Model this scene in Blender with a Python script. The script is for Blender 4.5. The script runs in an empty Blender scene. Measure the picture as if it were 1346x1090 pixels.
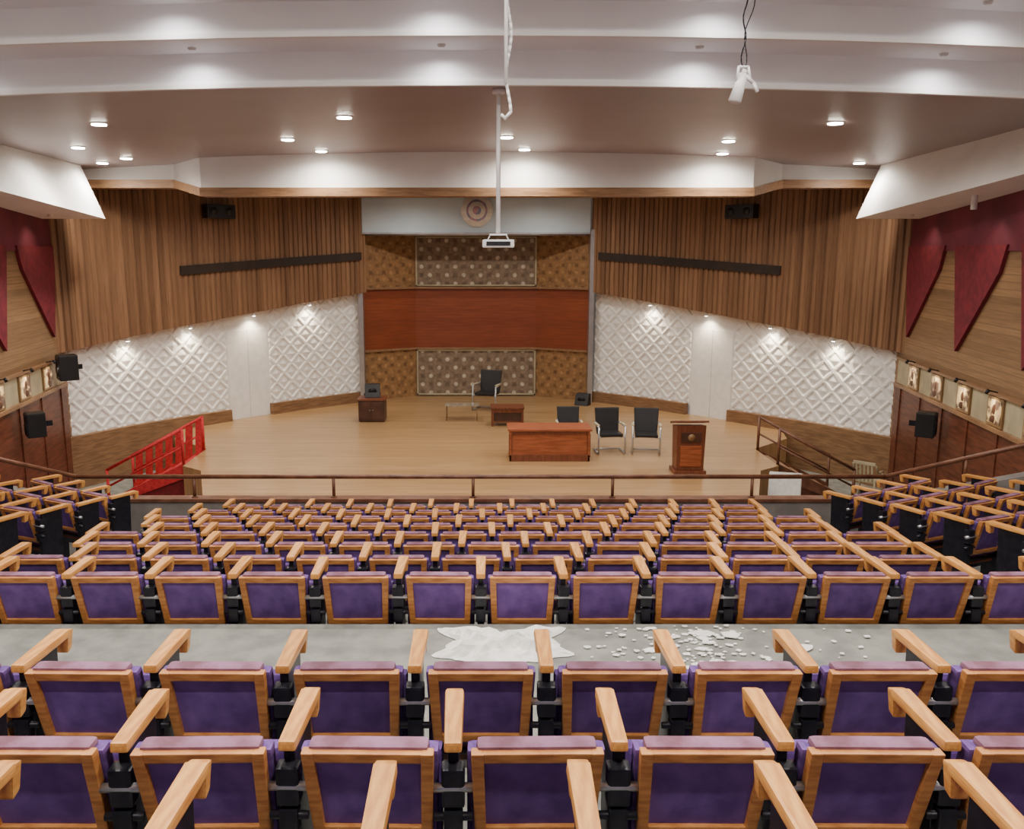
import bpy, bmesh, math, random
import mathutils
from mathutils import Vector, Matrix, Euler
random.seed(7)
S = bpy.context.scene
COL = S.collection

# ------------------------------------------------------------------ materials
def lin(c):
    out = []
    for v in c:
        v = v / 255.0
        out.append(v / 12.92 if v <= 0.04045 else ((v + 0.055) / 1.055) ** 2.4)
    return (out[0], out[1], out[2], 1.0)

def pmat(name, col, col2=None, rough=0.5, metal=0.0, scale=4.0, stretch=(1, 1, 1), bump=0.0,
         emis=None, estr=0.0, objrand=0.0, detail=4.0, spec=0.5, contrast=(0.35, 0.65)):
    m = bpy.data.materials.new(name)
    m.use_nodes = True
    nt = m.node_tree
    b = nt.nodes['Principled BSDF']
    b.inputs['Roughness'].default_value = rough
    b.inputs['Metallic'].default_value = metal
    b.inputs['Specular IOR Level'].default_value = spec
    c1 = lin(col)
    c2 = lin(col2) if col2 else tuple([x * 0.86 for x in c1[:3]] + [1])
    tc = nt.nodes.new('ShaderNodeTexCoord')
    mp = nt.nodes.new('ShaderNodeMapping')
    mp.inputs['Scale'].default_value = stretch
    nz = nt.nodes.new('ShaderNodeTexNoise')
    nz.inputs['Scale'].default_value = scale
    nz.inputs['Detail'].default_value = detail
    cr = nt.nodes.new('ShaderNodeValToRGB')
    cr.color_ramp.elements[0].position = contrast[0]
    cr.color_ramp.elements[0].color = c2
    cr.color_ramp.elements[1].position = contrast[1]
    cr.color_ramp.elements[1].color = c1
    nt.links.new(tc.outputs['Object'], mp.inputs['Vector'])
    nt.links.new(mp.outputs[0], nz.inputs['Vector'])
    nt.links.new(nz.outputs['Fac'], cr.inputs[0])
    last = cr.outputs[0]
    if objrand > 0:
        oi = nt.nodes.new('ShaderNodeObjectInfo')
        hs = nt.nodes.new('ShaderNodeHueSaturation')
        mr = nt.nodes.new('ShaderNodeMapRange')
        mr.inputs[3].default_value = 1 - objrand
        mr.inputs[4].default_value = 1 + objrand
        nt.links.new(oi.outputs['Random'], mr.inputs[0])
        nt.links.new(mr.outputs[0], hs.inputs['Value'])
        nt.links.new(last, hs.inputs['Color'])
        last = hs.outputs[0]
    nt.links.new(last, b.inputs['Base Color'])
    if bump > 0:
        bp = nt.nodes.new('ShaderNodeBump')
        bp.inputs['Strength'].default_value = bump
        bp.inputs['Distance'].default_value = 0.02
        nt.links.new(nz.outputs['Fac'], bp.inputs['Height'])
        nt.links.new(bp.outputs[0], b.inputs['Normal'])
    if emis:
        b.inputs['Emission Color'].default_value = lin(emis)
        b.inputs['Emission Strength'].default_value = estr
    return m

def slat_mat(name, ca, cb, pitch, axis='X', rough=0.5, cc=None, gscale=(3, 40, 1), groove=0.0):
    """uv in metres; per-board colour + long grain"""
    m = bpy.data.materials.new(name)
    m.use_nodes = True
    nt = m.node_tree
    N, L = nt.nodes, nt.links
    b = N['Principled BSDF']
    b.inputs['Roughness'].default_value = rough
    uv = N.new('ShaderNodeUVMap')
    sp = N.new('ShaderNodeSeparateXYZ')
    L.new(uv.outputs[0], sp.inputs[0])
    dv = N.new('ShaderNodeMath'); dv.operation = 'DIVIDE'; dv.inputs[1].default_value = pitch
    L.new(sp.outputs[axis], dv.inputs[0])
    fl = N.new('ShaderNodeMath'); fl.operation = 'FLOOR'
    L.new(dv.outputs[0], fl.inputs[0])
    wn = N.new('ShaderNodeTexWhiteNoise'); wn.noise_dimensions = '1D'
    L.new(fl.outputs[0], wn.inputs['W'])
    mx = N.new('ShaderNodeMix'); mx.data_type = 'RGBA'
    mx.inputs[6].default_value = lin(ca); mx.inputs[7].default_value = lin(cb)
    L.new(wn.outputs['Value'], mx.inputs[0])
    mp = N.new('ShaderNodeMapping'); mp.inputs['Scale'].default_value = gscale
    L.new(uv.outputs[0], mp.inputs[0])
    nz = N.new('ShaderNodeTexNoise'); nz.inputs['Scale'].default_value = 1.0; nz.inputs['Detail'].default_value = 5
    L.new(mp.outputs[0], nz.inputs['Vector'])
    m2 = N.new('ShaderNodeMix'); m2.data_type = 'RGBA'; m2.blend_type = 'MULTIPLY'
    m2.inputs[0].default_value = 0.7
    cr = N.new('ShaderNodeValToRGB')
    cr.color_ramp.elements[0].position = 0.3; cr.color_ramp.elements[0].color = (0.55, 0.52, 0.5, 1)
    cr.color_ramp.elements[1].position = 0.65; cr.color_ramp.elements[1].color = (1, 1, 1, 1)
    L.new(nz.outputs['Fac'], cr.inputs[0])
    L.new(mx.outputs[2], m2.inputs[6]); L.new(cr.outputs[0], m2.inputs[7])
    last = m2.outputs[2]
    if groove > 0:
        fr = N.new('ShaderNodeMath'); fr.operation = 'FRACT'; L.new(dv.outputs[0], fr.inputs[0])
        lt = N.new('ShaderNodeMath'); lt.operation = 'LESS_THAN'; lt.inputs[1].default_value = groove
        L.new(fr.outputs[0], lt.inputs[0])
        m3 = N.new('ShaderNodeMix'); m3.data_type = 'RGBA'
        m3.inputs[7].default_value = tuple([x * 0.5 for x in lin(ca)[:3]] + [1])
        L.new(lt.outputs[0], m3.inputs[0]); L.new(last, m3.inputs[6])
        last = m3.outputs[2]
    L.new(last, b.inputs['Base Color'])
    return m

def motif_mat(name, base, base2, motif, k=0.42):
    m = bpy.data.materials.new(name); m.use_nodes = True
    nt = m.node_tree; N, L = nt.nodes, nt.links
    b = N['Principled BSDF']; b.inputs['Roughness'].default_value = 0.6
    uv = N.new('ShaderNodeUVMap')
    mp = N.new('ShaderNodeMapping'); mp.inputs['Scale'].default_value = (1 / k, 1 / k, 1)
    mp.inputs['Rotation'].default_value = (0, 0, math.radians(45))
    L.new(uv.outputs[0], mp.inputs[0])
    vo = N.new('ShaderNodeTexVoronoi'); vo.inputs['Scale'].default_value = 1.0
    vo.inputs['Randomness'].default_value = 0.0
    L.new(mp.outputs[0], vo.inputs['Vector'])
    cr = N.new('ShaderNodeValToRGB')
    e = cr.color_ramp.elements
    e[0].position = 0.0; e[0].color = lin(motif)
    e[1].position = 1.0; e[1].color = lin(base)
    a = e.new(0.13); a.color = lin(motif)
    a = e.new(0.20); a.color = lin(base)
    a = e.new(0.50); a.color = lin(base)
    a = e.new(0.60); a.color = lin(base2)
    L.new(vo.outputs['Distance'], cr.inputs[0])
    nz = N.new('ShaderNodeTexNoise'); nz.inputs['Scale'].default_value = 7
    L.new(uv.outputs[0], nz.inputs['Vector'])
    mx = N.new('ShaderNodeMix'); mx.data_type = 'RGBA'; mx.blend_type = 'OVERLAY'
    mx.inputs[0].default_value = 0.7
    L.new(cr.outputs[0], mx.inputs[6]); L.new(nz.outputs['Fac'], mx.inputs[7])
    L.new(mx.outputs[2], b.inputs['Base Color'])
    return m

M = {}
M['white'] = pmat('white_paint', (240, 238, 236), (232, 230, 229), rough=0.6, scale=1.5)
M['stepwhite'] = pmat('ceiling_white_paint', (244, 244, 247), (238, 238, 242), rough=0.55, scale=1.2)
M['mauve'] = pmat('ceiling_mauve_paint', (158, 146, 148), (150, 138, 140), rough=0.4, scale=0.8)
M['relief'] = pmat('white_relief_plaster', (240, 238, 234), (230, 227, 222), rough=0.55, scale=6)
M['slats'] = slat_mat('wood_slats', (154, 116, 84), (118, 85, 59), 0.15, 'X', 0.55, gscale=(45, 1.2, 1))
M['stagefloor'] = slat_mat('stage_floor_planks', (182, 146, 102), (168, 132, 90), 0.22, 'Y', 0.3, gscale=(0.9, 14, 1), groove=0.03)
M['bamboo'] = slat_mat('side_wall_boards', (160, 126, 90), (122, 93, 64), 0.12, 'Y', 0.6, gscale=(1.5, 30, 1), groove=0.12)
M['maroon'] = pmat('maroon_fabric', (122, 32, 46), (98, 24, 40), rough=0.8, scale=8)
M['maroon2'] = pmat('dark_maroon_fabric', (116, 44, 62), (88, 32, 50), rough=0.8, scale=1.2)
M['darkwood'] = pmat('dark_red_wood', (112, 62, 42), (78, 40, 27), rough=0.45, scale=2.5, stretch=(1, 1, 9), bump=0.05)
M['trimwood'] = pmat('trim_wood', (152, 115, 82), (124, 92, 63), rough=0.45, scale=3, stretch=(1, 8, 8))
M['skirt'] = pmat('skirting_wood', (144, 110, 78), (112, 83, 58), rough=0.5, scale=3, stretch=(1, 1, 10))
M['cream'] = pmat('cream_strip', (186, 174, 142), (162, 152, 124), rough=0.6, scale=3)
M['redwood'] = slat_mat('red_wood_panel', (148, 76, 46), (128, 60, 34), 0.3, 'Y', 0.4, gscale=(1.5, 22, 1))
M['motif'] = motif_mat('floral_motif_grey', (128, 110, 92), (102, 84, 68), (190, 180, 160), 0.36)
M['gold'] = motif_mat('golden_brown_motif', (142, 106, 68), (108, 76, 46), (162, 124, 82), 0.3)
M['screen'] = pmat('screen_box_grey', (200, 216, 226), (190, 207, 218), rough=0.5, scale=1)
M['silver'] = pmat('silver_metal', (190, 192, 196), rough=0.3, metal=0.8)
M['black'] = pmat('black_plastic', (26, 25, 28), (18, 17, 20), rough=0.45)
M['blackm'] = pmat('black_metal', (38, 37, 44), (24, 24, 32), rough=0.38, metal=0.3, scale=20)
M['greyfl'] = pmat('grey_carpet_floor', (136, 136, 128), (110, 110, 105), rough=0.85, scale=5, bump=0.1)
M['greywall'] = pmat('grey_parapet', (128, 122, 116), (108, 102, 97), rough=0.7, scale=3)
M['railwood'] = pmat('rail_brown_wood', (120, 78, 56), (90, 54, 37), rough=0.4, scale=6)
M['seatwood'] = pmat('seat_oak', (200, 138, 76), (164, 102, 52), rough=0.4, scale=5, stretch=(2, 2, 9), objrand=0.12)
M['armwood'] = pmat('armrest_oak', (218, 158, 84), (188, 124, 60), rough=0.35, scale=5, stretch=(9, 1.5, 6), objrand=0.12)
M['purple'] = pmat('purple_fabric', (112, 84, 144), (92, 66, 122), rough=0.9, scale=30, bump=0.15, objrand=0.2, spec=0.15)
M['purple2'] = pmat('purple_panel', (116, 88, 150), (88, 64, 120), rough=0.85, scale=7, objrand=0.25, spec=0.15)
M['plumtop'] = pmat('mauve_piping', (138, 102, 124), (108, 74, 86), rough=0.85, scale=9, objrand=0.2, spec=0.15)
M['desk'] = pmat('desk_cherry_wood', (160, 90, 56), (132, 68, 40), rough=0.35, scale=3, stretch=(1, 6, 10))
M['lect'] = pmat('lectern_wood', (124, 70, 46), (96, 52, 34), rough=0.35, scale=3, stretch=(8, 8, 1))
M['darkbox'] = pmat('dark_cabinet_wood', (80, 50, 37), (58, 36, 26), rough=0.4, scale=4)
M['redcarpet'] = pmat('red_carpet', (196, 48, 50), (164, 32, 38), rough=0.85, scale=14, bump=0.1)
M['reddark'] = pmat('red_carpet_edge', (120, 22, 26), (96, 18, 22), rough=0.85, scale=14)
M['paper'] = pmat('white_paper', (238, 236, 230), (220, 218, 212), rough=0.7, scale=10)
M['lamp'] = pmat('lamp_glow', (255, 250, 240), rough=0.4, emis=(255, 244, 222), estr=60)
M['lampring'] = pmat('lamp_ring', (230, 228, 226), rough=0.4)
M['glass'] = pmat('glass_top', (150, 138, 118), rough=0.08, spec=0.8)
M['photo'] = pmat('portrait_picture', (235, 205, 150), (92, 70, 60), rough=0.4, scale=6, contrast=(0.44, 0.56))
M['gold2'] = pmat('portrait_frame_gilt', (132, 102, 66), rough=0.4)
M['emb'] = pmat('emblem_pink', (205, 160, 180), (140, 155, 195), rough=0.5, scale=6, contrast=(0.45, 0.55))
M['slot'] = pmat('vent_dark', (48, 34, 26), (36, 26, 20), rough=0.6)
M['stagedark'] = pmat('stage_ceiling_paint', (130, 116, 104), rough=0.7)

# ------------------------------------------------------------------ builder
class B:
    def __init__(self):
        self.v, self.f, self.m, self.mats, self.sm = [], [], [], [], []
    def mi(self, k):
        if k not in self.mats: self.mats.append(k)
        return self.mats.index(k)
    def add(self, bm, mat, smooth=False):
        bm.verts.index_update()
        o = len(self.v)
        self.v += [tuple(v.co) for v in bm.verts]
        i = self.mi(mat)
        for f in bm.faces:
            self.f.append([o + v.index for v in f.verts]); self.m.append(i); self.sm.append(smooth)
        bm.free()
    def hexa(self, p, mat, bevel=0.0):
        bm = bmesh.new()
        vs = [bm.verts.new(q) for q in p]
        for f in ((3, 2, 1, 0), (4, 5, 6, 7), (0, 1, 5, 4), (1, 2, 6, 5), (2, 3, 7, 6), (3, 0, 4, 7)):
            bm.faces.new([vs[i] for i in f])
        bmesh.ops.recalc_face_normals(bm, faces=bm.faces)
        if bevel > 0:
            bmesh.ops.bevel(bm, geom=bm.edges[:], offset=bevel, segments=2, profile=0.7, affect='EDGES')
        self.add(bm, mat, False)
    def box(self, c, s, mat, rot=(0, 0, 0), bevel=0.0):
        R = Euler(rot).to_matrix()
        hx, hy, hz = s[0] / 2, s[1] / 2, s[2] / 2
        pts = []
        for z in (-hz, hz):
            for x, y in ((-hx, -hy), (hx, -hy), (hx, hy), (-hx, hy)):
                pts.append(Vector(c) + R @ Vector((x, y, z)))
        self.hexa(pts, mat, bevel)
    def cyl(self, a, b, r, mat, seg=10, r2=None):
        a, b = Vector(a), Vector(b)
        d = b - a
        bm = bmesh.new()
        bmesh.ops.create_cone(bm, cap_ends=True, segments=seg, radius1=r, radius2=r if r2 is None else r2, depth=d.length)
        q = Vector((0, 0, 1)).rotation_difference(d.normalized())
        bmesh.ops.transform(bm, matrix=Matrix.Translation((a + b) / 2) @ q.to_matrix().to_4x4(), verts=bm.verts)
        self.add(bm, mat, True)
    def tube(self, pts, r, mat, seg=8):
        for a, b in zip(pts[:-1], pts[1:]):
            self.cyl(a, b, r, mat, seg)
        for p in pts[1:-1]:
            self.ball(p, r, mat)
    def ball(self, p, r, mat, sc=(1, 1, 1), seg=10):
        bm = bmesh.new()
        bmesh.ops.create_uvsphere(bm, u_segments=seg, v_segments=max(5, seg // 2), radius=r)
        bmesh.ops.transform(bm, matrix=Matrix.Translation(p) @ Matrix.Diagonal((sc[0], sc[1], sc[2], 1)), verts=bm.verts)
        self.add(bm, mat, True)
    def prism(self, pts, vec, mat):
        bm = bmesh.new()
        a = [bm.verts.new(p) for p in pts]
        b = [bm.verts.new(Vector(p) + Vector(vec)) for p in pts]
        n = len(pts)
        bm.faces.new(a[::-1]); bm.faces.new(b)
        for i in range(n):
            bm.faces.new([a[i], a[(i + 1) % n], b[(i + 1) % n], b[i]])
        bmesh.ops.recalc_face_normals(bm, faces=bm.faces)
        self.add(bm, mat)
    def mesh(self, name, uvaxes=None):
        me = bpy.data.meshes.new(name)
        me.from_pydata(self.v, [], self.f)
        for k in self.mats: me.materials.append(M[k])
        me.polygons.foreach_set('material_index', self.m)
        me.polygons.foreach_set('use_smooth', self.sm)
        if uvaxes:
            uvl = me.uv_layers.new(name='UVMap')
            for l in me.loops:
                c = me.vertices[l.vertex_index].co
                uvl.data[l.index].uv = (c[uvaxes[0]], c[uvaxes[1]])
        me.update()
        return me
    def obj(self, name, loc=(0, 0, 0), rot=(0, 0, 0), uvaxes=None, parent=None, scale=1.0):
        o = bpy.data.objects.new(name, self.mesh(name, uvaxes))
        o.location = loc; o.rotation_euler = rot; o.scale = (scale, scale, scale)
        COL.objects.link(o)
        if parent: o.parent = parent
        return o

def grid_obj(name, P, nu, nv, uvf, mat, smooth=False):
    vs = [P(i, j) for i in range(nu + 1) for j in range(nv + 1)]
    uvs = [uvf(i, j) for i in range(nu + 1) for j in range(nv + 1)]
    fs = [[i * (nv + 1) + j, (i + 1) * (nv + 1) + j, (i + 1) * (nv + 1) + j + 1, i * (nv + 1) + j + 1]
          for i in range(nu) for j in range(nv)]
    me = bpy.data.meshes.new(name)
    me.from_pydata(vs, [], fs)
    me.materials.append(M[mat])
    uvl = me.uv_layers.new(name='UVMap')
    for l in me.loops:
        uvl.data[l.index].uv = uvs[l.vertex_index]
    if smooth:
        me.polygons.foreach_set('use_smooth', [True] * len(fs))
    me.update()
    o = bpy.data.objects.new(name, me)
    COL.objects.link(o)
    return o

def spot(name, loc, target, energy, size, color, soft=0.03, blend=1.0, parent=None):
    ld = bpy.data.lights.new(name, 'SPOT')
    ld.energy = energy; ld.spot_size = math.radians(size); ld.spot_blend = blend; ld.color = color
    ld.shadow_soft_size = soft
    lo = bpy.data.objects.new(name, ld)
    lo.location = loc
    d = Vector(target) - Vector(loc)
    lo.rotation_euler = d.to_track_quat('-Z', 'Y').to_euler()
    COL.objects.link(lo)

# ------------------------------------------------------------------ dimensions
CAMZ = 5.3
STZ = 0.9
ARCH = 0.0035
def zc(x, z): return z - ARCH * x * x
def wallx(y): return 9.2 - 0.146 * (19.3 - y)

# ------------------------------------------------------------------ side walls
for sd, nm in ((-1, 'left'), (1, 'right')):
    def W(y, off, z): return (sd * (wallx(y) - off), y, z)
    def slab(b, y0, y1, z0, z1, o0, o1, mat):
        b.hexa([W(y0, o0, z0), W(y0, o1, z0), W(y1, o1, z0), W(y1, o0, z0),
                W(y0, o0, z1), W(y0, o1, z1), W(y1, o1, z1), W(y1, o0, z1)], mat)
    b = B()
    slab(b, -2.6, 19.6, 0, 8.8, -0.3, 0.0, 'bamboo')
    b.obj('wall_' + nm, uvaxes=(1, 2))
    b = B()
    slab(b, 6.5, 19.0, 0.0, 2.42, 0.0, 0.05, 'darkwood')
    y = 6.6
    while y < 18.8:
        slab(b, y, y + 0.06, 0.0, 2.42, 0.05, 0.075, 'darkwood'); y += 1.2
    slab(b, 6.5, 19.0, 2.40, 2.47, 0.0, 0.10, 'trimwood')
    slab(b, 6.5, 19.0, 2.98, 3.03, 0.0, 0.08, 'trimwood')
    b.obj('trim_wainscot_' + nm)
    b = B()
    slab(b, 6.5, 19.0, 2.47, 2.98, 0.0, 0.03, 'cream')
    b.obj('trim_portrait_strip_' + nm)
    # maroon band + hanging triangles
    b = B()
    slab(b, 4.0, 19.0, 5.3, 6.9, 0.0, 0.03, 'maroon2')
    yy = 19.0
    while yy > 5:
        w = 2.15
        b.prism([W(yy, 0.0, 5.4), W(yy - w, 0.0, 5.4), W(yy - w + 0.2, 0.0, 4.95), W(yy - 0.45, 0.0, 3.5)], (-sd * 0.07, 0, 0), 'maroon')
        yy -= 2.65
    b.obj('trim_maroon_panels_' + nm)
    # slanted white box soffit below ceiling along the side
    def sof(y):
        return (sd * (8.4 - 0.07 * (18.9 - y)), sd * (7.75 - 0.06 * (18.5 - y)), 5.95 + 0.06 * (18.5 - y))
    b = B()
    for y0, y1 in ((-2.5, 6), (6, 12), (12, 18.5)):
        t0, b0, q0 = sof(y0); t1, b1, q1 = sof(y1)
        o0, o1 = sd * wallx(y0), sd * wallx(y1)
        if abs(b0) > abs(o0): b0 = o0 - sd * 0.3
        if abs(t0) > abs(o0): t0 = o0 - sd * 0.15
        if y1 <= 6:
            b1 = min(abs(b1), abs(o1) - 0.3) * sd; t1 = min(abs(t1), abs(o1) - 0.15) * sd
        tz = 8.6 if y1 <= 12 else 7.5
        b.hexa([(b0, y0, q0), (o0, y0, q0), (o1, y1, q1), (b1, y1, q1),
                (t0, y0, tz), (o0, y0, tz), (o1, y1, tz), (t1, y1, tz)], 'white')
    b.obj('ceiling_soffit_' + nm)
    # framed portraits with picture lights
    for k in range(8):
        y = 17.9 - 1.3 * k
        b = B()
        slab(b, y - 0.29, y + 0.29, 2.49, 2.96, 0.03, 0.07, 'gold2')
        slab(b, y - 0.25, y + 0.25, 2.53, 2.92, 0.07, 0.075, 'photo')
        b.ball(W(y, 0.075, 2.76), 0.07, 'darkbox', (0.1, 1, 1.25))
        b.ball(W(y, 0.075, 2.60), 0.12, 'darkbox', (0.06, 1, 0.55))
        b.cyl(W(y, 0.05, 3.04), W(y, 0.22, 3.08), 0.012, 'blackm', 6)
        b.cyl(W(y, 0.20, 3.09), W(y, 0.24, 3.02), 0.03, 'blackm', 8)
        b.obj('framed_portrait')
        if k < 5:
            spot('picture_light', W(y, 0.28, 3.0), W(y, 0.0, 2.65), 16, 100, (1, 0.85, 0.62))
    def wall_speaker(y, z, s=1.0):
        b = B()
        b.box((0, 0, 0), (0.34 * s, 0.32 * s, 0.46 * s), 'black', bevel=0.02)
        b.box((0, -0.165 * s, 0), (0.30 * s, 0.02, 0.42 * s), 'blackm', bevel=0.006)
        b.cyl((0, -0.17 * s, -0.06), (0, -0.185 * s, -0.06), 0.11 * s, 'black', 18)
        b.cyl((0, -0.17 * s, 0.13), (0, -0.185 * s, 0.13), 0.045 * s, 'black', 14)
        b.box((0, 0.22, 0), (0.05, 0.14, 0.1), 'blackm')
        b.obj('loudspeaker', loc=W(y, 0.38, z), rot=(0, 0, math.radians(55 * sd)))
    wall_speaker(16.1, 2.10, 1.0)
    if sd < 0: wall_speaker(18.2, 2.90, 1.15)
    for y in (17.6, 14.6, 11.6):
        spot('side_wall_wash', W(y, 0.5, 5.93), W(y, 0.0, 4.6), 20, 110, (1, 0.8, 0.6))
        b = B(); b.cyl(W(y, 0.5, 5.96), W(y, 0.5, 6.45), 0.05, 'lampring', 12); b.obj('spotlight_fixture')

# back wall + ceiling
b = B(); b.box((0, -2.75, 4.4), (13.4, 0.3, 8.8), 'white'); b.obj('wall_back')
prof = [(10.9, 1.95), (10.9, 2.32), (10.1, 2.32), (10.1, 2.66), (9.3, 2.66), (9.3, 3.0), (8.5, 3.0), (8.5, 3.3), (-2.7, 3.3)]
NX = 24
grid_obj('ceiling_stepped', lambda i, j: (-9 + 18 * i / NX, prof[j][0], zc(-9 + 18 * i / NX, CAMZ + prof[j][1])),
         NX, len(prof) - 1, lambda i, j: (i, j), 'stepwhite')
b = B()
for (yy, hh) in ((10.9, 1.95), (10.1, 2.32), (9.3, 2.66), (8.5, 3.0)):
    for i in range(NX):
        x0, x1 = -9 + 18 * i / NX, -9 + 18 * (i + 1) / NX
        z0, z1 = zc(x0, CAMZ + hh), zc(x1, CAMZ + hh)
        b.hexa([(x0, yy - 0.05, z0 - 0.03), (x1, yy - 0.05, z1 - 0.03), (x1, yy + 0.02, z1 - 0.03), (x0, yy + 0.02, z0 - 0.03),
                (x0, yy - 0.05, z0 + 0.02), (x1, yy - 0.05, z1 + 0.02), (x1, yy + 0.02, z1 + 0.02), (x0, yy + 0.02, z0 + 0.02)], 'white')
b.obj('trim_ceiling_step_lips')
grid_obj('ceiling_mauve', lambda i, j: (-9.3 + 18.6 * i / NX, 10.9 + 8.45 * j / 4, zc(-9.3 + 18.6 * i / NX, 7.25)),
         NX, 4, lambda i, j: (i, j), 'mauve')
b = B(); b.box((0, 12.2, 8.95), (20, 30.2, 0.2), 'white'); b.obj('ceiling_roof_slab')
b = B(); b.box((0, 23.5, 7.0), (19, 7.6, 0.2), 'stagedark'); b.obj('ceiling_stage')

# header (fascia) and wood trim under it
hp = [(-9.0, 19.2, 6.78), (-6.5, 19.2, 6.78), (-5.65, 18.2, 6.55), (5.5, 18.2, 6.55), (6.4, 19.2, 6.78), (9.0, 19.2, 6.78)]
b = B(); t = B()
for (x0, y0, z0), (x1, y1, z1) in zip(hp[:-1], hp[1:]):
    b.hexa([(x0, y0, z0), (x1, y1, z1), (x1, y1 + 0.35, z1), (x0, y0 + 0.35, z0),
            (x0, y0, 7.32), (x1, y1, 7.32), (x1, y1 + 0.35, 7.32), (x0, y0 + 0.35, 7.32)], 'white')
    t.hexa([(x0, y0 - 0.1, z0 - 0.17), (x1, y1 - 0.1, z1 - 0.17), (x1, y1 + 0.35, z1 - 0.17), (x0, y0 + 0.35, z0 - 0.17),
            (x0, y0 - 0.1, z0), (x1, y1 - 0.1, z1), (x1, y1 + 0.35, z1), (x0, y0 + 0.35, z0)], 'trimwood')
b.obj('wall_stage_header'); t.obj('trim_stage_header')

# ------------------------------------------------------------------ curved stage walls
class Path:
    def __init__(self, pts):
        self.p = [Vector((x, y, 0)) for x, y in pts]
        self.s = [0]
        for a, c in zip(self.p[:-1], self.p[1:]): self.s.append(self.s[-1] + (c - a).length)
        self.L = self.s[-1]
    def raw(self, u):
        u = max(0, min(self.L, u))
        for i in range(len(self.p) - 1):
            if u <= self.s[i + 1]:
                t = (u - self.s[i]) / (self.s[i + 1] - self.s[i])
                return self.p[i].lerp(self.p[i + 1], t)
        return self.p[-1].copy()
    def pos(self, u):
        w = min(0.5, u, self.L - u)
        if w <= 1e-4: return self.raw(u)
        a = Vector((0, 0, 0))
        for k in range(-3, 4): a += self.raw(u + w * k / 3)
        return a / 7
    def nrm(self, u, sd):
        d = (self.raw(min(self.L, u + 0.6)) - self.raw(max(0, u - 0.6))).normalized()
        n = Vector((d.y, -d.x, 0))
        return n if sd < 0 else -n
base = [(-9.45, 18.88), (-8.4, 20.6), (-7.5, 21.7), (-6.65, 22.65), (-5.15, 24.3), (-3.5, 25.7)]
UO = 0.49
def woodedge(u): return 3.14 + (4.12 - 3.14) * ((u - 0.3) / 8.8)

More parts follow.
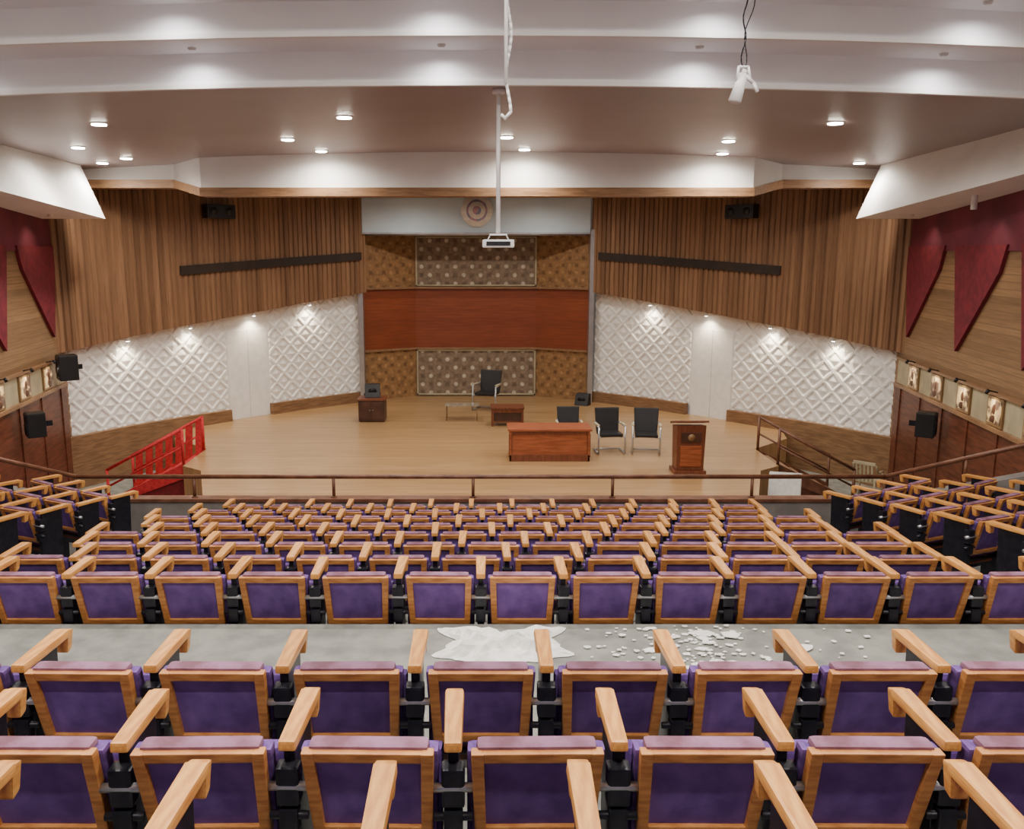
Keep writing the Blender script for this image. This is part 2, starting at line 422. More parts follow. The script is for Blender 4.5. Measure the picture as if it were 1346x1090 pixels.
for sd, nm in ((-1, 'left'), (1, 'right')):
    pa = Path([(x if sd < 0 else -x - 0.13 * (i / 5), y) for i, (x, y) in enumerate(base)])
    def R(u, off, z, pa=pa, sd=sd):
        p = pa.pos(u) + pa.nrm(u, sd) * off
        return (p.x, p.y, z)
    L = pa.L
    DA, DB = 4.25 + UO, 5.55 + UO      # plain flush leaf zone
    du = 0.03
    nu = int(L / du); z0, z1 = 1.15, 4.3
    nv = int((z1 - z0) / 0.03)
    def hrel(u, v):
        if DA < u < DB: return 0.0
        a = 0.50
        p = (u + v) / a; q = (u - v) / a
        fp, fq = p - math.floor(p), q - math.floor(q)
        m = min(fp, 1 - fp, fq, 1 - fq)
        if m < 0.10: return 0.038
        return 0.048 * max(0, (m - 0.2) / 0.3)
    grid_obj('wall_stage_relief_' + nm,
             lambda i, j: R(L * i / nu, hrel(L * i / nu, z0 + (z1 - z0) * j / nv), z0 + (z1 - z0) * j / nv),
             nu, nv, lambda i, j: (i * du, j * du), 'relief')
    ns = int(L / 0.025)
    def slat(i):
        u = L * i / ns
        return 0.28 + (0.0 if (u % 0.15) < 0.035 else 0.035)
    grid_obj('wall_stage_wood_slats_' + nm,
             lambda i, j: R(L * i / ns, slat(i), woodedge(L * i / ns) if j == 0 else 6.95),
             ns, 1, lambda i, j: (L * i / ns, 0 if j == 0 else 3.5), 'slats')
    grid_obj('trim_wood_edge_' + nm,
             lambda i, j: R(L * i / 60, 0.0 if j == 0 else 0.31, woodedge(L * i / 60)),
             60, 1, lambda i, j: (i, j), 'trimwood')
    bb = B()
    n = 50
    for i in range(n):
        u0, u1 = L * i / n, L * (i + 1) / n
        if DA + 0.05 < (u0 + u1) / 2 < DB - 0.05: continue
        bb.hexa([R(u0, 0, 0), R(u0, 0.16, 0), R(u1, 0.16, 0), R(u1, 0, 0),
                 R(u0, 0, 1.2), R(u0, 0.16, 1.2), R(u1, 0.16, 1.2), R(u1, 0, 1.2)], 'skirt')
    bb.obj('baseboard_stage_' + nm)
    bb = B()
    for (a, c) in ((DA + 0.04, (DA + DB) / 2 - 0.008), ((DA + DB) / 2 + 0.008, DB - 0.04)):
        bb.hexa([R(a, 0, STZ), R(a, 0.02, STZ), R(c, 0.02, STZ), R(c, 0, STZ),
                 R(a, 0, 3.25), R(a, 0.02, 3.25), R(c, 0.02, 3.25), R(c, 0, 3.25)], 'relief')
    bb.obj('door_1' if sd < 0 else 'door_2')
    bb = B()
    n = 24
    ua, ub = 2.9 + UO, 8.45 + UO
    for i in range(n):
        u0, u1 = ua + (ub - ua) * i / n, ua + (ub - ua) * (i + 1) / n
        za, zb = 4.83 + 0.32 * i / n, 4.83 + 0.32 * (i + 1) / n
        bb.hexa([R(u0, 0.30, za - 0.11), R(u0, 0.36, za - 0.11), R(u1, 0.36, zb - 0.11), R(u1, 0.30, zb - 0.11),
                 R(u0, 0.30, za + 0.11), R(u0, 0.36, za + 0.11), R(u1, 0.36, zb + 0.11), R(u1, 0.30, zb + 0.11)], 'slot')
    bb.obj('trim_vent_slot_' + nm)
    u = 3.95 + UO
    p = R(u, 0.5, 6.25)
    nn = pa.nrm(u, sd)
    bb = B()
    bb.box((0, 0, 0), (0.78, 0.28, 0.34), 'black', bevel=0.02)
    bb.box((0, -0.145, 0), (0.72, 0.02, 0.28), 'blackm', bevel=0.005)
    bb.cyl((-0.22, -0.15, 0), (-0.22, -0.17, 0), 0.1, 'black', 16)
    bb.cyl((0.22, -0.15, 0), (0.22, -0.17, 0), 0.1, 'black', 16)
    bb.obj('loudspeaker_bar', loc=p, rot=(0, 0, math.atan2(nn.x, -nn.y)))
    for u in (1.45, 3.15, 5.0, 6.8):
        u += UO
        z = woodedge(u) - 0.02
        bb = B()
        bb.cyl(R(u, 0.22, z + 0.02), R(u, 0.22, z - 0.08), 0.05, 'lampring', 12)
        bb.cyl(R(u, 0.22, z - 0.08), R(u, 0.22, z - 0.085), 0.04, 'lamp', 12)
        bb.obj('spotlight_fixture')
        spot('stage_wall_wash', R(u, 0.22, z - 0.11), R(u, 0.10, z - 1.5), 85, 125, (1, 0.84, 0.62))

b = B(); b.box((0, 27.2, 3.5), (20, 0.3, 7), 'white'); b.obj('wall_stage_back')

# ------------------------------------------------------------------ alcove
ax = [(-3.45, 25.75), (-1.97, 26.6), (1.69, 26.6), (3.17, 25.75)]
bands = [(0.9, 2.38, 'low'), (2.38, 4.21, 'mid'), (4.21, 5.9, 'top')]
def panelobj(name, a, c, z0, z1, mat, off=0.0):
    ln = math.hypot(c[0] - a[0], c[1] - a[1])
    def P(i, j):
        return (a[0] + (c[0] - a[0]) * i, a[1] + (c[1] - a[1]) * i - off, z0 if j == 0 else z1)
    return grid_obj(name, P, 1, 1, lambda i, j: (a[0] + ln * i, z0 if j == 0 else z1), mat)
for i in range(3):
    for z0, z1, kk in bands:
        mat = 'redwood' if kk == 'mid' else ('motif' if i == 1 else 'gold')
        panelobj('wall_alcove_panel', ax[i], ax[i + 1], z0, z1, mat)
b = B()
for z0, z1 in ((0.95, 2.34), (4.26, 5.72)):
    for (x0, x1, a0, a1) in ((-1.95, 1.67, z0, z0 + 0.04), (-1.95, 1.67, z1 - 0.04, z1), (-1.95, -1.91, z0, z1), (1.63, 1.67, z0, z1)):
        b.box(((x0 + x1) / 2, 26.57, (a0 + a1) / 2), (x1 - x0, 0.04, a1 - a0), 'cream')
for z in (2.38, 4.21):
    for i in range(3):
        a, c = ax[i], ax[i + 1]
        b.hexa([(a[0], a[1] - 0.08, z - 0.03), (c[0], c[1] - 0.08, z - 0.03), (c[0], c[1], z - 0.03), (a[0], a[1], z - 0.03),
                (a[0], a[1] - 0.08, z + 0.03), (c[0], c[1] - 0.08, z + 0.03), (c[0], c[1], z + 0.03), (a[0], a[1], z + 0.03)], 'trimwood')
b.obj('trim_alcove')
b = B()
for x in (-3.47, 3.2):
    b.box((x, 25.55, 3.4), (0.14, 0.3, 5.0), 'silver', bevel=0.01)
b.obj('trim_alcove_jambs')
b = B()
b.box((-0.13, 25.55, 6.27), (6.5, 0.3, 1.0), 'screen', bevel=0.02)
b.box((-0.13, 25.38, 5.79), (6.5, 0.06, 0.05), 'silver')
b.cyl((-3.3, 25.5, 5.76), (3.04, 25.5, 5.76), 0.04, 'silver', 10)
b.obj('projection_screen_housing')
b = B()
b.cyl((-0.11, 25.39, 6.42), (-0.11, 25.34, 6.42), 0.45, 'paper', 40)
b.cyl((-0.11, 25.34, 6.42), (-0.11, 25.32, 6.42), 0.30, 'emb', 40)
b.cyl((-0.11, 25.32, 6.42), (-0.11, 25.31, 6.42), 0.24, 'paper', 40)
b.cyl((-0.11, 25.31, 6.42), (-0.11, 25.30, 6.42), 0.12, 'emb', 30)
b.obj('round_emblem')

# ------------------------------------------------------------------ stage floor
out = [(-4.9, 14.9), (4.9, 14.9), (5.7, 17.3), (6.2, 17.7), (6.2, 19.3), (7.3, 20.4), (7.55, 21.6), (6.6, 22.6), (5.1, 24.25), (3.3, 25.75), (1.7, 26.6),
       (-1.97, 26.6), (-3.45, 25.75), (-5.15, 24.25), (-6.65, 22.6), (-7.55, 21.6), (-7.3, 20.4), (-6.2, 19.3), (-6.2, 17.7), (-5.7, 17.3)]
b = B(); b.prism([(x, y, 0.0) for x, y in out], (0, 0, STZ), 'stagefloor'); b.obj('floor_stage', uvaxes=(0, 1))
b = B(); b.box((0, 17.2, -0.05), (19, 8.2, 0.1), 'greyfl'); b.obj('floor_pit')

# ------------------------------------------------------------------ seating tiers
rowY = {}; rowF = {}
rowY[0], rowF[0] = 2.08, 2.80
rowY[1], rowF[1] = 2.87, 2.63
rowY[2], rowF[2] = 3.68, 2.52
AISZ = 2.65
for k in range(8):
    rowY[3 + k] = 6.0 + 0.9 * k
    rowF[3 + k] = 2.07 - 0.194 * k
b = B()
def tier(y0, y1, z, hw): b.box((0, (y0 + y1) / 2, z / 2), (2 * hw, y1 - y0, z), 'greyfl')
b.box((0, -0.4, 1.4), (12.6, 4.4, 2.8), 'greyfl')
tier(1.8, 2.72, 2.8, 6.5); tier(2.72, 3.5, 2.63, 6.65); tier(3.5, 4.35, 2.52, 6.8); tier(4.35, 5.93, AISZ, 6.95)
for k in range(3, 11):
    y1 = rowY[k] + 0.8 if k < 10 else 13.2
    y0 = rowY[k] - 0.1
    if k == 3: y0 = 5.93
    tier(y0, y1, rowF[k], 4.85)
b.obj('floor_seating_tiers')

WZ = 0.63
def ylimit(x):
    ax_ = abs(x)
    return 13.2 if ax_ < 6.35 else 13.2 - (ax_ - 6.35) * 1.04
def arcY(R_, x):
    return 22 - math.sqrt(max(0.0, R_ * R_ - x * x))
for sd, nm in ((-1, 'left'), (1, 'right')):
    b = B()
    cols = [4.85 + 0.35 * i for i in range(12)]
    for j in range(-2, 13):
        Rj = 9.7 + 0.9 * j
        z = max(0.55, WZ + 0.194 * j)
        for x0, x1 in zip(cols[:-1], cols[1:]):
            def rng(x):
                hi = arcY(Rj - 0.75, x); lo = arcY(Rj + 0.15, x)
                top = ylimit(x)
                return max(5.94, min(top, lo)), max(5.94, min(top, hi))
            a0, a1 = rng(x0); c0, c1 = rng(x1)
            if a1 - a0 < 1e-3 and c1 - c0 < 1e-3: continue
            X0, X1 = x0, min(x1, wallx((c0 + c1) / 2) - 0.02)
            if X1 - X0 < 0.02: continue
            pts = [(sd * X0, a0), (sd * X1, c0), (sd * X1, c1), (sd * X0, a1)]
            b.hexa([(p[0], p[1], 0) for p in pts] + [(p[0], p[1], z) for p in pts], 'greyfl')
    b.obj('floor_wing_tiers_' + nm)

# ------------------------------------------------------------------ auditorium seat
def seat_parts(b, left=True, right=False):
    W2 = 0.235
    def bp(x, t, d):
        return (x, 0.07 - 0.11 * t + d, 0.53 + 0.40 * t)
    def bar(xa, xb, ta, tb, d0, d1, mat, bev=0.008):
        def X(x, t): return x * (0.94 + 0.06 * t)
        b.hexa([bp(X(xa, ta), ta, d0), bp(X(xb, ta), ta, d0), bp(X(xb, ta), ta, d1), bp(X(xa, ta), ta, d1),
                bp(X(xa, tb), tb, d0), bp(X(xb, tb), tb, d0), bp(X(xb, tb), tb, d1), bp(X(xa, tb), tb, d1)], mat, bev)
    bar(-W2, -W2 + 0.045, 0, 1, -0.03, 0.02, 'seatwood')
    bar(W2 - 0.045, W2, 0, 1, -0.03, 0.02, 'seatwood')
    bar(-W2 + 0.04, W2 - 0.04, 0.89, 1.0, -0.028, 0.02, 'seatwood')
    bar(-W2 + 0.04, W2 - 0.04, 0.0, 0.11, -0.028, 0.02, 'seatwood')
    bar(-W2 + 0.04, W2 - 0.04, 0.09, 0.91, -0.006, 0.01, 'purple2', 0)
    bar(-0.25, 0.25, -0.12, 0.96, 0.02, 0.09, 'purple', 0.02)
    bar(-0.215, 0.215, 0.93, 1.035, 0.0, 0.08, 'plumtop', 0.024)
    b.box((0, 0.21, 0.58), (0.50, 0.09, 0.42), 'purple', rot=(math.radians(-8), 0, 0), bevel=0.025)
    b.box((0, 0.155, 0.57), (0.44, 0.02, 0.36), 'darkwood', rot=(math.radians(-8), 0, 0))
    b.cyl((-0.29, 0.12, 0.44), (0.29, 0.12, 0.44), 0.016, 'blackm', 8)
    for sx in ([-0.3] if left else []) + ([0.3] if right else []):
        b.hexa([(sx - 0.033, 0.0, 0.895), (sx + 0.033, 0.0, 0.895), (sx + 0.040, 0.42, 0.882), (sx - 0.040, 0.42, 0.882),
                (sx - 0.031, 0.0, 0.935), (sx + 0.031, 0.0, 0.935), (sx + 0.038, 0.42, 0.922), (sx - 0.038, 0.42, 0.922)], 'armwood', 0.012)
        b.hexa([(sx - 0.028, 0.40, 0.80), (sx + 0.028, 0.40, 0.80), (sx + 0.028, 0.445, 0.81), (sx - 0.028, 0.445, 0.81),
                (sx - 0.038, 0.40, 0.92), (sx + 0.038, 0.40, 0.92), (sx + 0.034, 0.46, 0.905), (sx - 0.034, 0.46, 0.905)], 'armwood', 0.010)
        b.hexa([(sx - 0.02, 0.06, 0.02), (sx + 0.02, 0.06, 0.02), (sx + 0.02, 0.28, 0.02), (sx - 0.02, 0.28, 0.02),
                (sx - 0.02, 0.04, 0.895), (sx + 0.02, 0.04, 0.895), (sx + 0.02, 0.32, 0.885), (sx - 0.02, 0.32, 0.885)], 'blackm', 0.006)
        b.box((sx, 0.17, 0.012), (0.09, 0.36, 0.024), 'blackm', bevel=0.005)
        b.box((sx, 0.02, 0.76), (0.085, 0.07, 0.15), 'blackm', bevel=0.012)
        b.box((sx, 0.01, 0.62), (0.07, 0.06, 0.10), 'blackm', bevel=0.01)
        b.cyl((sx - 0.075, 0.0, 0.76), (sx + 0.075, 0.0, 0.76), 0.018, 'silver', 8)
        b.cyl((sx - 0.07, 0.005, 0.64), (sx + 0.07, 0.005, 0.64), 0.016, 'blackm', 8)
        b.box((sx, 0.03, 0.47), (0.05, 0.05, 0.24), 'blackm', bevel=0.006)

bA = B(); seat_parts(bA, True, False); meA = bA.mesh('auditorium_seat')
bB = B(); seat_parts(bB, True, True); meB = bB.mesh('auditorium_seat_end')
nseat = 0
def place(me, x, y, z, r=0.0):
    global nseat
    o = bpy.data.objects.new('auditorium_seat', me)
    o.location = (x, y, z); o.rotation_euler = (0, 0, r + random.uniform(-0.02, 0.02))
    COL.objects.link(o); nseat += 1
offs = {0: 0.0, 1: 0.2, 2: 0.0}
for k in (0, 1, 2):
    n = 7
    xs = [offs[k] + 0.6 * i for i in range(-n, n + 1)]
    for i, x in enumerate(xs):
        place(meB if i == len(xs) - 1 else meA, x, rowY[k], rowF[k])
shift = {3: 0, 4: 0.22, 5: 0.42, 6: 0.12, 7: 0.34, 8: 0.02, 9: 0.26, 10: 0.46}
for k in range(3, 11):
    sh = shift[k]
    n = 14 if sh < 0.2 else 13
    for i in range(n):
        place(meB if i == n - 1 else meA, -3.9 + sh + 0.6 * i, rowY[k], rowF[k])
for sd in (-1, 1):
    for j in range(0, 9):
        Rj = 9.7 + 0.9 * j
        th = math.asin(5.4 / Rj)
        row = []
        while True:
            x, y = Rj * math.sin(th), 22 - Rj * math.cos(th)
            if x > 8.4 or x > wallx(y) - 0.5: break
            if y + 0.6 < ylimit(x) and y > 6.5: row.append((x, y, th))
            th += 0.61 / Rj
        for i, (x, y, t_) in enumerate(row):
            place(meB, sd * x, y, WZ + 0.194 * j, sd * t_)

# ------------------------------------------------------------------ parapet + railing
b = B()
b.box((0, 13.3, 0.725), (12.7, 0.16, 1.45), 'greywall')
b.box((0, 13.3, 1.46), (12.75, 0.22, 0.05), 'railwood')
for sd in (-1, 1):
    x0, y0, x1, y1 = 6.35, 13.3, 8.02, 11.5
    b.hexa([(sd * x0, y0 - 0.08, 0), (sd * x1, y1 - 0.08, 0), (sd * x1, y1 + 0.1, 0), (sd * x0, y0 + 0.08, 0),
            (sd * x0, y0 - 0.08, 1.45), (sd * x1, y1 - 0.08, 2.45), (sd * x1, y1 + 0.1, 2.45), (sd * x0, y0 + 0.08, 1.45)], 'greywall')
b.obj('wall_parapet')
b = B()
b.tube([(-7.85, 11.6, 2.82), (-6.35, 13.3, 1.82), (6.35, 13.3, 1.82), (7.85, 11.6, 2.82)], 0.035, 'railwood', 10)
for i in range(-3, 4):
    x = -0.12 + 2.19 * i
    if abs(x) > 6.4: continue
    b.cyl((x, 13.3, 1.487), (x, 13.3, 1.80), 0.025, 'railwood', 10)
    b.cyl((x, 13.3, 1.487), (x, 13.3, 1.50), 0.05, 'railwood', 10)
for sd in (-1, 1):
    for t in (0.0, 0.5, 0.95):
        x, y, z = 6.35 + 1.5 * t, 13.3 - 1.7 * t, 1.49 + t * 0.98
        b.cyl((sd * x, y, z - 0.03), (sd * x, y, z + 0.34), 0.025, 'railwood', 10)
b.obj('balcony_railing')

# ------------------------------------------------------------------ stage stairs
def stairs(sd, name, carpet, railm, edge):
    b = B()
    n = 6
    xa = 6.22
    tw = 0.27
    xe = xa + tw * n
    for i in range(n):
        z = STZ - 0.14 * (i + 1)
        x0 = xa + tw * i
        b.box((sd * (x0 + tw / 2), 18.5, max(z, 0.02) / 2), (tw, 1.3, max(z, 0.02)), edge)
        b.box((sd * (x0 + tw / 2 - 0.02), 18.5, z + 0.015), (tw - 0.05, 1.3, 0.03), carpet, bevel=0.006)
    # far-side railing with broad slats following the flight
    for y in (17.82, 19.18):
        b.tube([(sd * xa, y, STZ), (sd * xa, y, STZ + 0.75), (sd * xe, y, 0.78), (sd * xe, y, 0.0)], 0.032, railm)
        b.tube([(sd * xa, y, STZ + 0.38), (sd * xe, y, 0.42)], 0.022, railm)
    if carpet == 'redcarpet':
        for i in range(0, 7):
            t = (i + 0.5) / 7
            xx = sd * (xa + (xe - xa) * t)
            zb, zt = STZ * (1 - t), (STZ + 0.75) * (1 - t) + 0.78 * t
            b.hexa([(xx - 0.075, 19.16, zb), (xx + 0.075, 19.16, zb), (xx + 0.075, 19.2, zb), (xx - 0.075, 19.2, zb),
                    (xx - 0.03, 19.16, zt), (xx + 0.12, 19.16, zt), (xx + 0.12, 19.2, zt), (xx - 0.03, 19.2, zt)], railm)
    for y in (17.83, 19.17):
        b.hexa([(sd * xa, y - 0.02, 0.6), (sd * xe, y - 0.02, 0), (sd * xe, y + 0.02, 0), (sd * xa, y + 0.02, 0.6),
                (sd * xa, y - 0.02, 0.92), (sd * xe, y - 0.02, 0.14), (sd * xe, y + 0.02, 0.14), (sd * xa, y + 0.02, 0.92)], railm)
    b.obj(name)
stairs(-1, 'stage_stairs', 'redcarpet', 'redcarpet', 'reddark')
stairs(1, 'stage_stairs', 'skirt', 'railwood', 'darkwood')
b = B(); b.box((-8.18, 17.1, 0.012), (0.85, 3.0, 0.02), 'redcarpet', bevel=0.004); b.obj('red_carpet_runner')

# ------------------------------------------------------------------ stage furniture
b = B()
b.box((0, 0, 0.68), (1.78, 0.75, 0.045), 'desk', bevel=0.008)
b.box((0, -0.30, 0.36), (1.66, 0.03, 0.60), 'desk')
b.box((0, -0.325, 0.62), (1.70, 0.02, 0.07), 'lect', bevel=0.004)
b.box((0, -0.325, 0.07), (1.70, 0.03, 0.14), 'lect', bevel=0.004)
for x in (-0.83, 0.83):
    b.box((x, -0.325, 0.34), (0.07, 0.02, 0.5), 'lect', bevel=0.004)
    b.box((x, 0.0, 0.33), (0.04, 0.68, 0.66), 'desk', bevel=0.004)
b.box((0.60, 0.1, 0.40), (0.40, 0.5, 0.5), 'desk')
for z in (0.25, 0.42, 0.58):
    b.box((0.60, 0.36, z), (0.36, 0.02, 0.14), 'lect', bevel=0.004)
    b.cyl((0.55, 0.39, z), (0.65, 0.39, z), 0.008, 'silver', 6)
b.obj('stage_desk', loc=(1.46, 18.42, STZ))
b = B()
b.box((0, 0, 0.04), (0.64, 0.5, 0.08), 'lect', bevel=0.01)
b.hexa([(-0.27, -0.2, 0.08), (0.27, -0.2, 0.08), (0.27, 0.2, 0.08), (-0.27, 0.2, 0.08),
        (-0.29, -0.22, 1.0), (0.29, -0.22, 1.0), (0.29, 0.2, 0.94), (-0.29, 0.2, 0.94)], 'lect', 0.008)
b.box((0, -0.222, 0.38), (0.42, 0.02, 0.42), 'desk', bevel=0.006)
b.box((0, -0.232, 0.76), (0.40, 0.02, 0.20), 'darkbox', bevel=0.006)
b.cyl((0, -0.24, 0.76), (0, -0.25, 0.76), 0.07, 'gold2', 18)
b.box((0, 0, 1.03), (0.66, 0.52, 0.04), 'lect', rot=(math.radians(-12), 0, 0), bevel=0.01)
b.obj('lectern', loc=(4.18, 17.2, STZ))

def office_chair():
    b = B()
    b.box((0, 0.0, 0.46), (0.54, 0.50, 0.08), 'black', bevel=0.025)
    b.hexa([(-0.27, 0.20, 0.46), (0.27, 0.20, 0.46), (0.27, 0.27, 0.46), (-0.27, 0.27, 0.46),
            (-0.30, 0.32, 1.04), (0.30, 0.32, 1.04), (0.30, 0.38, 1.04), (-0.30, 0.38, 1.04)], 'black', 0.018)
    for s in (-1, 1):
        x = 0.32 * s
        b.tube([(x, 0.26, 0.03), (x, -0.26, 0.03), (x, -0.24, 0.66), (x, 0.16, 0.68), (0.28 * s, 0.29, 0.70)], 0.022, 'silver')
        b.box((x, -0.04, 0.70), (0.06, 0.34, 0.035), 'cream', bevel=0.01)
        b.tube([(x, -0.245, 0.42), (0.2 * s, -0.2, 0.42)], 0.015, 'silver')
    b.cyl((-0.32, 0.26, 0.03), (0.32, 0.26, 0.03), 0.018, 'silver', 8)
    return b
ch = office_chair().mesh('office_chair')
for (x, y, r, s) in ((2.85, 18.95, 0.1, 0.92), (3.65, 18.9, -0.15, 0.92), (2.0, 19.45, 0.0, 0.86), (0.18, 24.2, -0.35, 1.05)):
    o = bpy.data.objects.new('office_chair', ch); o.location = (x, y, STZ); o.rotation_euler = (0, 0, r); o.scale = (s, s, s); COL.objects.link(o)
b = B()
b.box((0, 0, 0.47), (0.86, 0.55, 0.05), 'lect', bevel=0.01)
b.box((0, 0, 0.40), (0.78, 0.48, 0.1), 'lect')
b.box((0, -0.02, 0.12), (0.76, 0.44, 0.03), 'lect')
for x in (-0.38, 0.38):
    for y in (-0.22, 0.22):
        b.box((x, y, 0.225), (0.06, 0.06, 0.45), 'lect', bevel=0.006)
b.box((0, -0.2, 0.24), (0.72, 0.02, 0.22), 'darkbox')
b.obj('side_table', loc=(0.68, 22.1, STZ))
b = B()
b.box((0, 0, 0.40), (0.9, 0.5, 0.014), 'glass', bevel=0.004)
for x in (-0.40, 0.40):
    b.tube([(x, -0.2, 0.0), (x, -0.2, 0.38), (x, 0.2, 0.38), (x, 0.2, 0.0)], 0.012, 'trimwood')
b.cyl((-0.40, 0, 0.38), (0.40, 0, 0.38), 0.010, 'trimwood', 6)
b.obj('glass_coffee_table', loc=(-0.5, 22.8, STZ))
b = B()
b.box((0, 0, 0.3), (0.68, 0.55, 0.56), 'darkbox', bevel=0.01)
b.box((0, 0, 0.59), (0.74, 0.6, 0.04), 'lect', bevel=0.008)
b.box((-0.16, -0.28, 0.3), (0.29, 0.02, 0.46), 'darkbox', bevel=0.006)
b.box((0.16, -0.28, 0.3), (0.29, 0.02, 0.46), 'darkbox', bevel=0.006)
b.ball((-0.04, -0.3, 0.32), 0.015, 'silver'); b.ball((0.04, -0.3, 0.32), 0.015, 'silver')
b.obj('low_cabinet', loc=(-2.85, 22.7, STZ))
for (x, y, z, r) in ((-2.85, 22.75, STZ + 0.615, 0.1), (-3.15, 25.0, STZ, 0.5), (2.95, 25.0, STZ, -0.5)):
    b = B()
    b.hexa([(-0.2, -0.14, 0), (0.2, -0.14, 0), (0.2, 0.16, 0), (-0.2, 0.16, 0),
            (-0.2, -0.02, 0.34), (0.2, -0.02, 0.34), (0.2, 0.14, 0.34), (-0.2, 0.14, 0.34)], 'black', 0.015)
    b.cyl((0, -0.085, 0.16), (0, -0.1, 0.155), 0.11, 'blackm', 18)
    b.obj('stage_monitor_speaker', loc=(x, y, z), rot=(0, 0, r))

# things in the pit on the right
b = B()
for i, (dx, a) in enumerate(((0, 0.10), (0.07, 0.16), (0.15, 0.2))):
    b.box((dx, 0, 0.5), (0.03, 0.6, 0.95), 'paper', rot=(0, a, 0.1 * i), bevel=0.004)
b.box((0.05, -0.25, 0.2), (0.4, 0.3, 0.4), 'cream', rot=(0, 0, 0.3), bevel=0.01)
b.obj('white_board_stack', loc=(5.95, 16.6, 0.02), rot=(0, 0, 1.1))
def plastic_chair():
    b = B()
    b.box((0, 0, 0.44), (0.44, 0.42, 0.03), 'cream', bevel=0.012)
    for i in range(5):
        b.hexa([(-0.18 + 0.08 * i, 0.20, 0.46), (-0.14 + 0.08 * i, 0.20, 0.46), (-0.14 + 0.08 * i, 0.22, 0.46), (-0.18 + 0.08 * i, 0.22, 0.46),
                (-0.18 + 0.08 * i, 0.28, 0.84), (-0.14 + 0.08 * i, 0.28, 0.84), (-0.14 + 0.08 * i, 0.30, 0.84), (-0.18 + 0.08 * i, 0.30, 0.84)], 'cream')
    b.box((0, 0.29, 0.86), (0.46, 0.03, 0.07), 'cream', bevel=0.012)
    for s in (-1, 1):
        b.tube([(0.25 * s, -0.24, 0), (0.22 * s, -0.19, 0.44), (0.25 * s, -0.16, 0.64), (0.25 * s, 0.14, 0.66), (0.23 * s, 0.28, 0.84)], 0.02, 'cream')
        b.cyl((0.24 * s, 0.27, 0), (0.21 * s, 0.2, 0.46), 0.02, 'cream', 8)
    return b
plastic_chair().obj('plastic_chair', loc=(8.35, 18.3, 0), rot=(0, 0, 2.4))

# ------------------------------------------------------------------ debris on cross aisle
def sheet(cx, cy, w, h, z, seed, amp=0.05):
    n = 18
    bm = bmesh.new()
    c = []
    for i in range(n + 1):
        for j in range(n + 1):
            u, v = i / n - 0.5, j / n - 0.5
            an = math.atan2(v, u)
            edge = 1 + 0.16 * math.sin(5 * an + seed) + 0.09 * math.sin(11 * an + 2 * seed)
            x, y = u * w * edge, v * h * edge
            r = max(abs(u), abs(v)) * 2
            q = mathutils.noise.noise(Vector((u * 6 + seed, v * 6, 0)))
            zz = (abs(q) * amp * 2.2 + amp * 0.4) * (1 - r ** 3) + 0.006
            c.append(bm.verts.new((cx + x, cy + y, z + zz)))
    for i in range(n):
        for j in range(n):
            bm.faces.new([c[i * (n + 1) + j], c[(i + 1) * (n + 1) + j], c[(i + 1) * (n + 1) + j + 1], c[i * (n + 1) + j + 1]])
    return bm
b = B()
b.add(sheet(0.15, 5.56, 0.78, 0.5, AISZ, 3, 0.07), 'paper')
b.obj('crumpled_white_sheet')
b = B()
for i in range(210):
    x = random.gauss(1.38, 0.3) if i % 5 else random.uniform(-0.5, 2.7)
    y = random.uniform(5.2, 5.88)
    if abs(x - 0.15) < 0.5: continue
    s = random.uniform(0.006, 0.022) * (3.0 if i % 17 == 0 else 1)
    n = random.randint(4, 6)
    a0 = random.uniform(0, 6)
    pts = []
    zz = AISZ + 0.004 + random.uniform(0, 0.006)
    tx = random.uniform(-0.12, 0.12)
    for k in range(n):
        a = a0 + k * 2 * math.pi / n
        r = s * random.uniform(0.6, 1.2)
        pts.append((x + r * math.cos(a) * 1.4, y + r * math.sin(a), zz + abs(tx * r * math.cos(a))))
    b.prism(pts, (0, 0, 0.006), 'paper')
b.obj('paper_debris')

# ------------------------------------------------------------------ hanging things
b = B()
b.cyl((0.22, 11.3, 7.25), (0.22, 11.3, 7.20), 0.08, 'white', 16)
b.cyl((0.22, 11.3, 7.22), (0.22, 11.3, 5.52), 0.028, 'white', 12)
b.box((0.22, 11.3, 5.50), (0.22, 0.22, 0.02), 'white', bevel=0.004)
for dx, dy in ((-0.1, -0.08), (0.1, -0.08), (-0.1, 0.08), (0.1, 0.08)):
    b.cyl((0.22 + dx, 11.3 + dy, 5.50), (0.22 + dx * 1.3, 11.3 + dy, 5.44), 0.008, 'white', 6)
b.box((0.22, 11.3, 5.39), (0.40, 0.32, 0.10), 'lampring', bevel=0.02)
b.cyl((0.30, 11.46, 5.39), (0.30, 11.51, 5.39), 0.04, 'black', 16)
b.box((0.22, 11.135, 5.39), (0.3, 0.01, 0.05), 'blackm')
b.obj('ceiling_projector')
b = B()
pts = []
for i in range(25):
    t = i / 24
    pts.append((0.27 + 0.025 * math.sin(t * 14), 9.0 + 0.02 * math.cos(t * 9), 8.29 - 1.65 * t))
pts += [(0.24, 9.0, 6.58), (0.20, 9.0, 6.62)]
b.tube(pts, 0.016, 'white', 6)
b.cyl((0.245, 8.98, 8.3), (0.245, 8.98, 6.9), 0.018, 'white', 8)
b.obj('hanging_cable_conduit')
b = B()
hx, hy, hz = 2.72, 9.6, 7.05
pts = [(hx + 0.02 * math.sin(i * 0.9), hy, 7.95 - (7.95 - hz - 0.12) * i / 14) for i in range(15)]
b.tube(pts, 0.008, 'blackm', 6)
pts = [(hx + 0.08 - 0.07 * (i / 14) + 0.03 * math.sin(i * 0.6), hy + 0.02, 7.95 - (7.95 - hz - 0.12) * i / 14) for i in range(15)]
b.tube(pts, 0.006, 'blackm', 6)
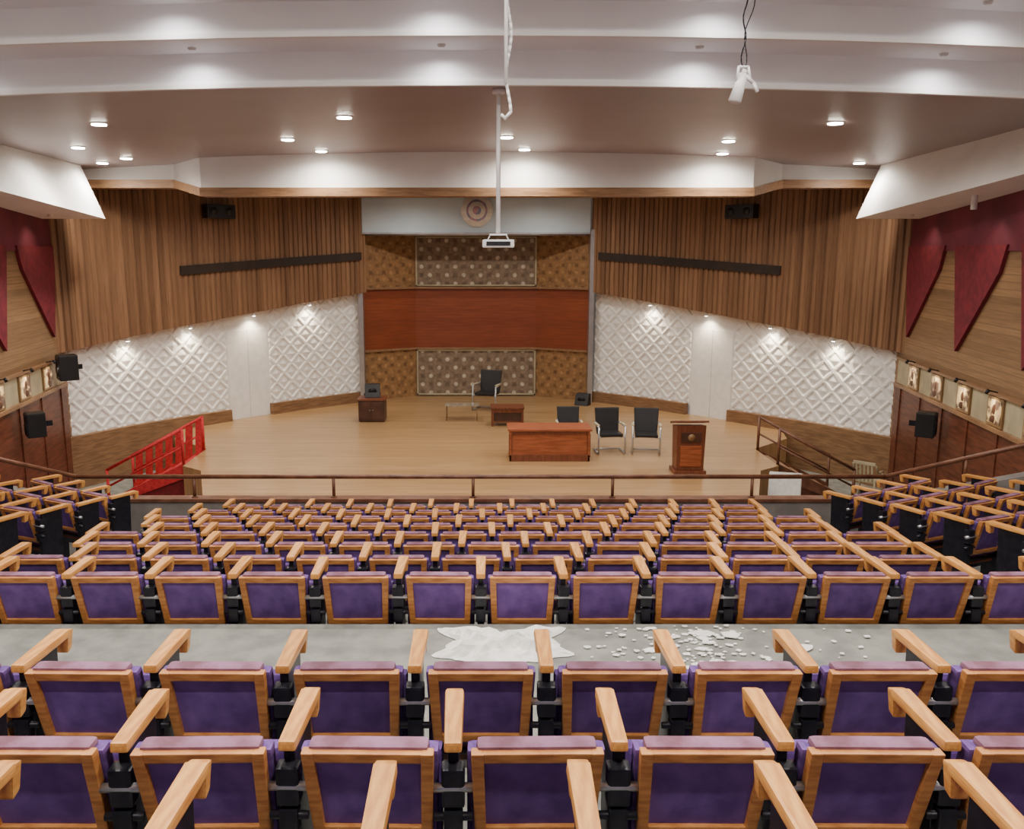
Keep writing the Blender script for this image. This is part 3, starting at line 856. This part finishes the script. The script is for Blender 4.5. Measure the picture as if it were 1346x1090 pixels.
b.tube([(hx - 0.05, hy, hz - 0.02), (hx - 0.04, hy, hz + 0.13), (hx + 0.06, hy, hz + 0.13), (hx + 0.09, hy, hz)], 0.014, 'white', 6)
b.cyl((hx - 0.07, hy - 0.02, hz - 0.22), (hx + 0.02, hy + 0.02, hz + 0.06), 0.07, 'white', 16, 0.045)
b.cyl((hx + 0.02, hy + 0.02, hz + 0.06), (hx + 0.04, hy + 0.03, hz + 0.1), 0.03, 'lampring', 12)
b.tube([(hx + 0.03, hy, hz + 0.05), (hx + 0.12, hy, hz - 0.03), (hx + 0.17, hy, hz - 0.12)], 0.02, 'white', 6)
b.obj('hanging_spotlight')

# ------------------------------------------------------------------ downlights
WARM = (1.0, 0.92, 0.82)
def downlight(x, y, z, energy, r=0.13, glow=True, size=172, col=WARM):
    b = B()
    b.cyl((x, y, z + 0.03), (x, y, z - 0.015), r, 'lampring', 20)
    b.cyl((x, y, z - 0.014), (x, y, z - 0.03), r * 0.82, 'lamp' if glow else 'lampring', 20)
    b.obj('recessed_downlight')
    spot('downlight_beam', (x, y, z - 0.07), (x, y, z - 1), energy, size, col, 0.06)
dl = [(-5.6, 13.4), (-2.0, 13.4), (5.2, 13.4),
      (-7.0, 15.8), (-3.35, 15.8), (0.45, 15.8), (4.3, 15.8),
      (-6.9, 17.65), (-3.1, 17.65), (0.85, 17.65), (4.7, 17.65),
      (-7.6, 18.2), (7.6, 18.2)]
for x, y in dl:
    downlight(x, y, zc(x, 7.25), 320 if y < 17 else 270)
for (yy, hh, e) in ((10.6, 2.32, 42), (9.78, 2.66, 42), (8.96, 3.0, 42)):
    for x in (-6.2, -3.3, -0.45, 2.5, 5.3):
        downlight(x, yy, zc(x, CAMZ + hh), e, 0.05, False, 170, (1, 0.96, 0.93))
for y in (7.3, 4.2, 0.8):  # added house lights, out of view overhead, to fill the closed room
    for x in (-4.2, -1.4, 1.4, 4.2):
        downlight(x, y, zc(x, CAMZ + 3.3), 450, col=(1, 0.95, 0.89))
for x in (-4.5, -1.5, 1.5, 4.5):
    downlight(x, 20.6, 6.9, 210, 0.08, True, 165)
for x in (-2.0, 1.7):  # added lamps hidden behind the header, brighten the screen housing
    downlight(x, 23.6, 6.9, 240, 0.08, True, 172)

# ------------------------------------------------------------------ world + camera
w = bpy.data.worlds.new('World'); S.world = w; w.use_nodes = True
bg = w.node_tree.nodes['Background']; bg.inputs[0].default_value = (1, 0.96, 0.92, 1); bg.inputs[1].default_value = 0.3
cam = bpy.data.cameras.new('camera')
cam.sensor_width = 36; cam.lens = 30.76; cam.shift_x = 0.0305; cam.clip_start = 0.05; cam.clip_end = 200
co = bpy.data.objects.new('camera', cam)
co.location = (0, 0, CAMZ); co.rotation_euler = (math.radians(79.4), 0, 0)
COL.objects.link(co); S.camera = co
print('seats', nseat)
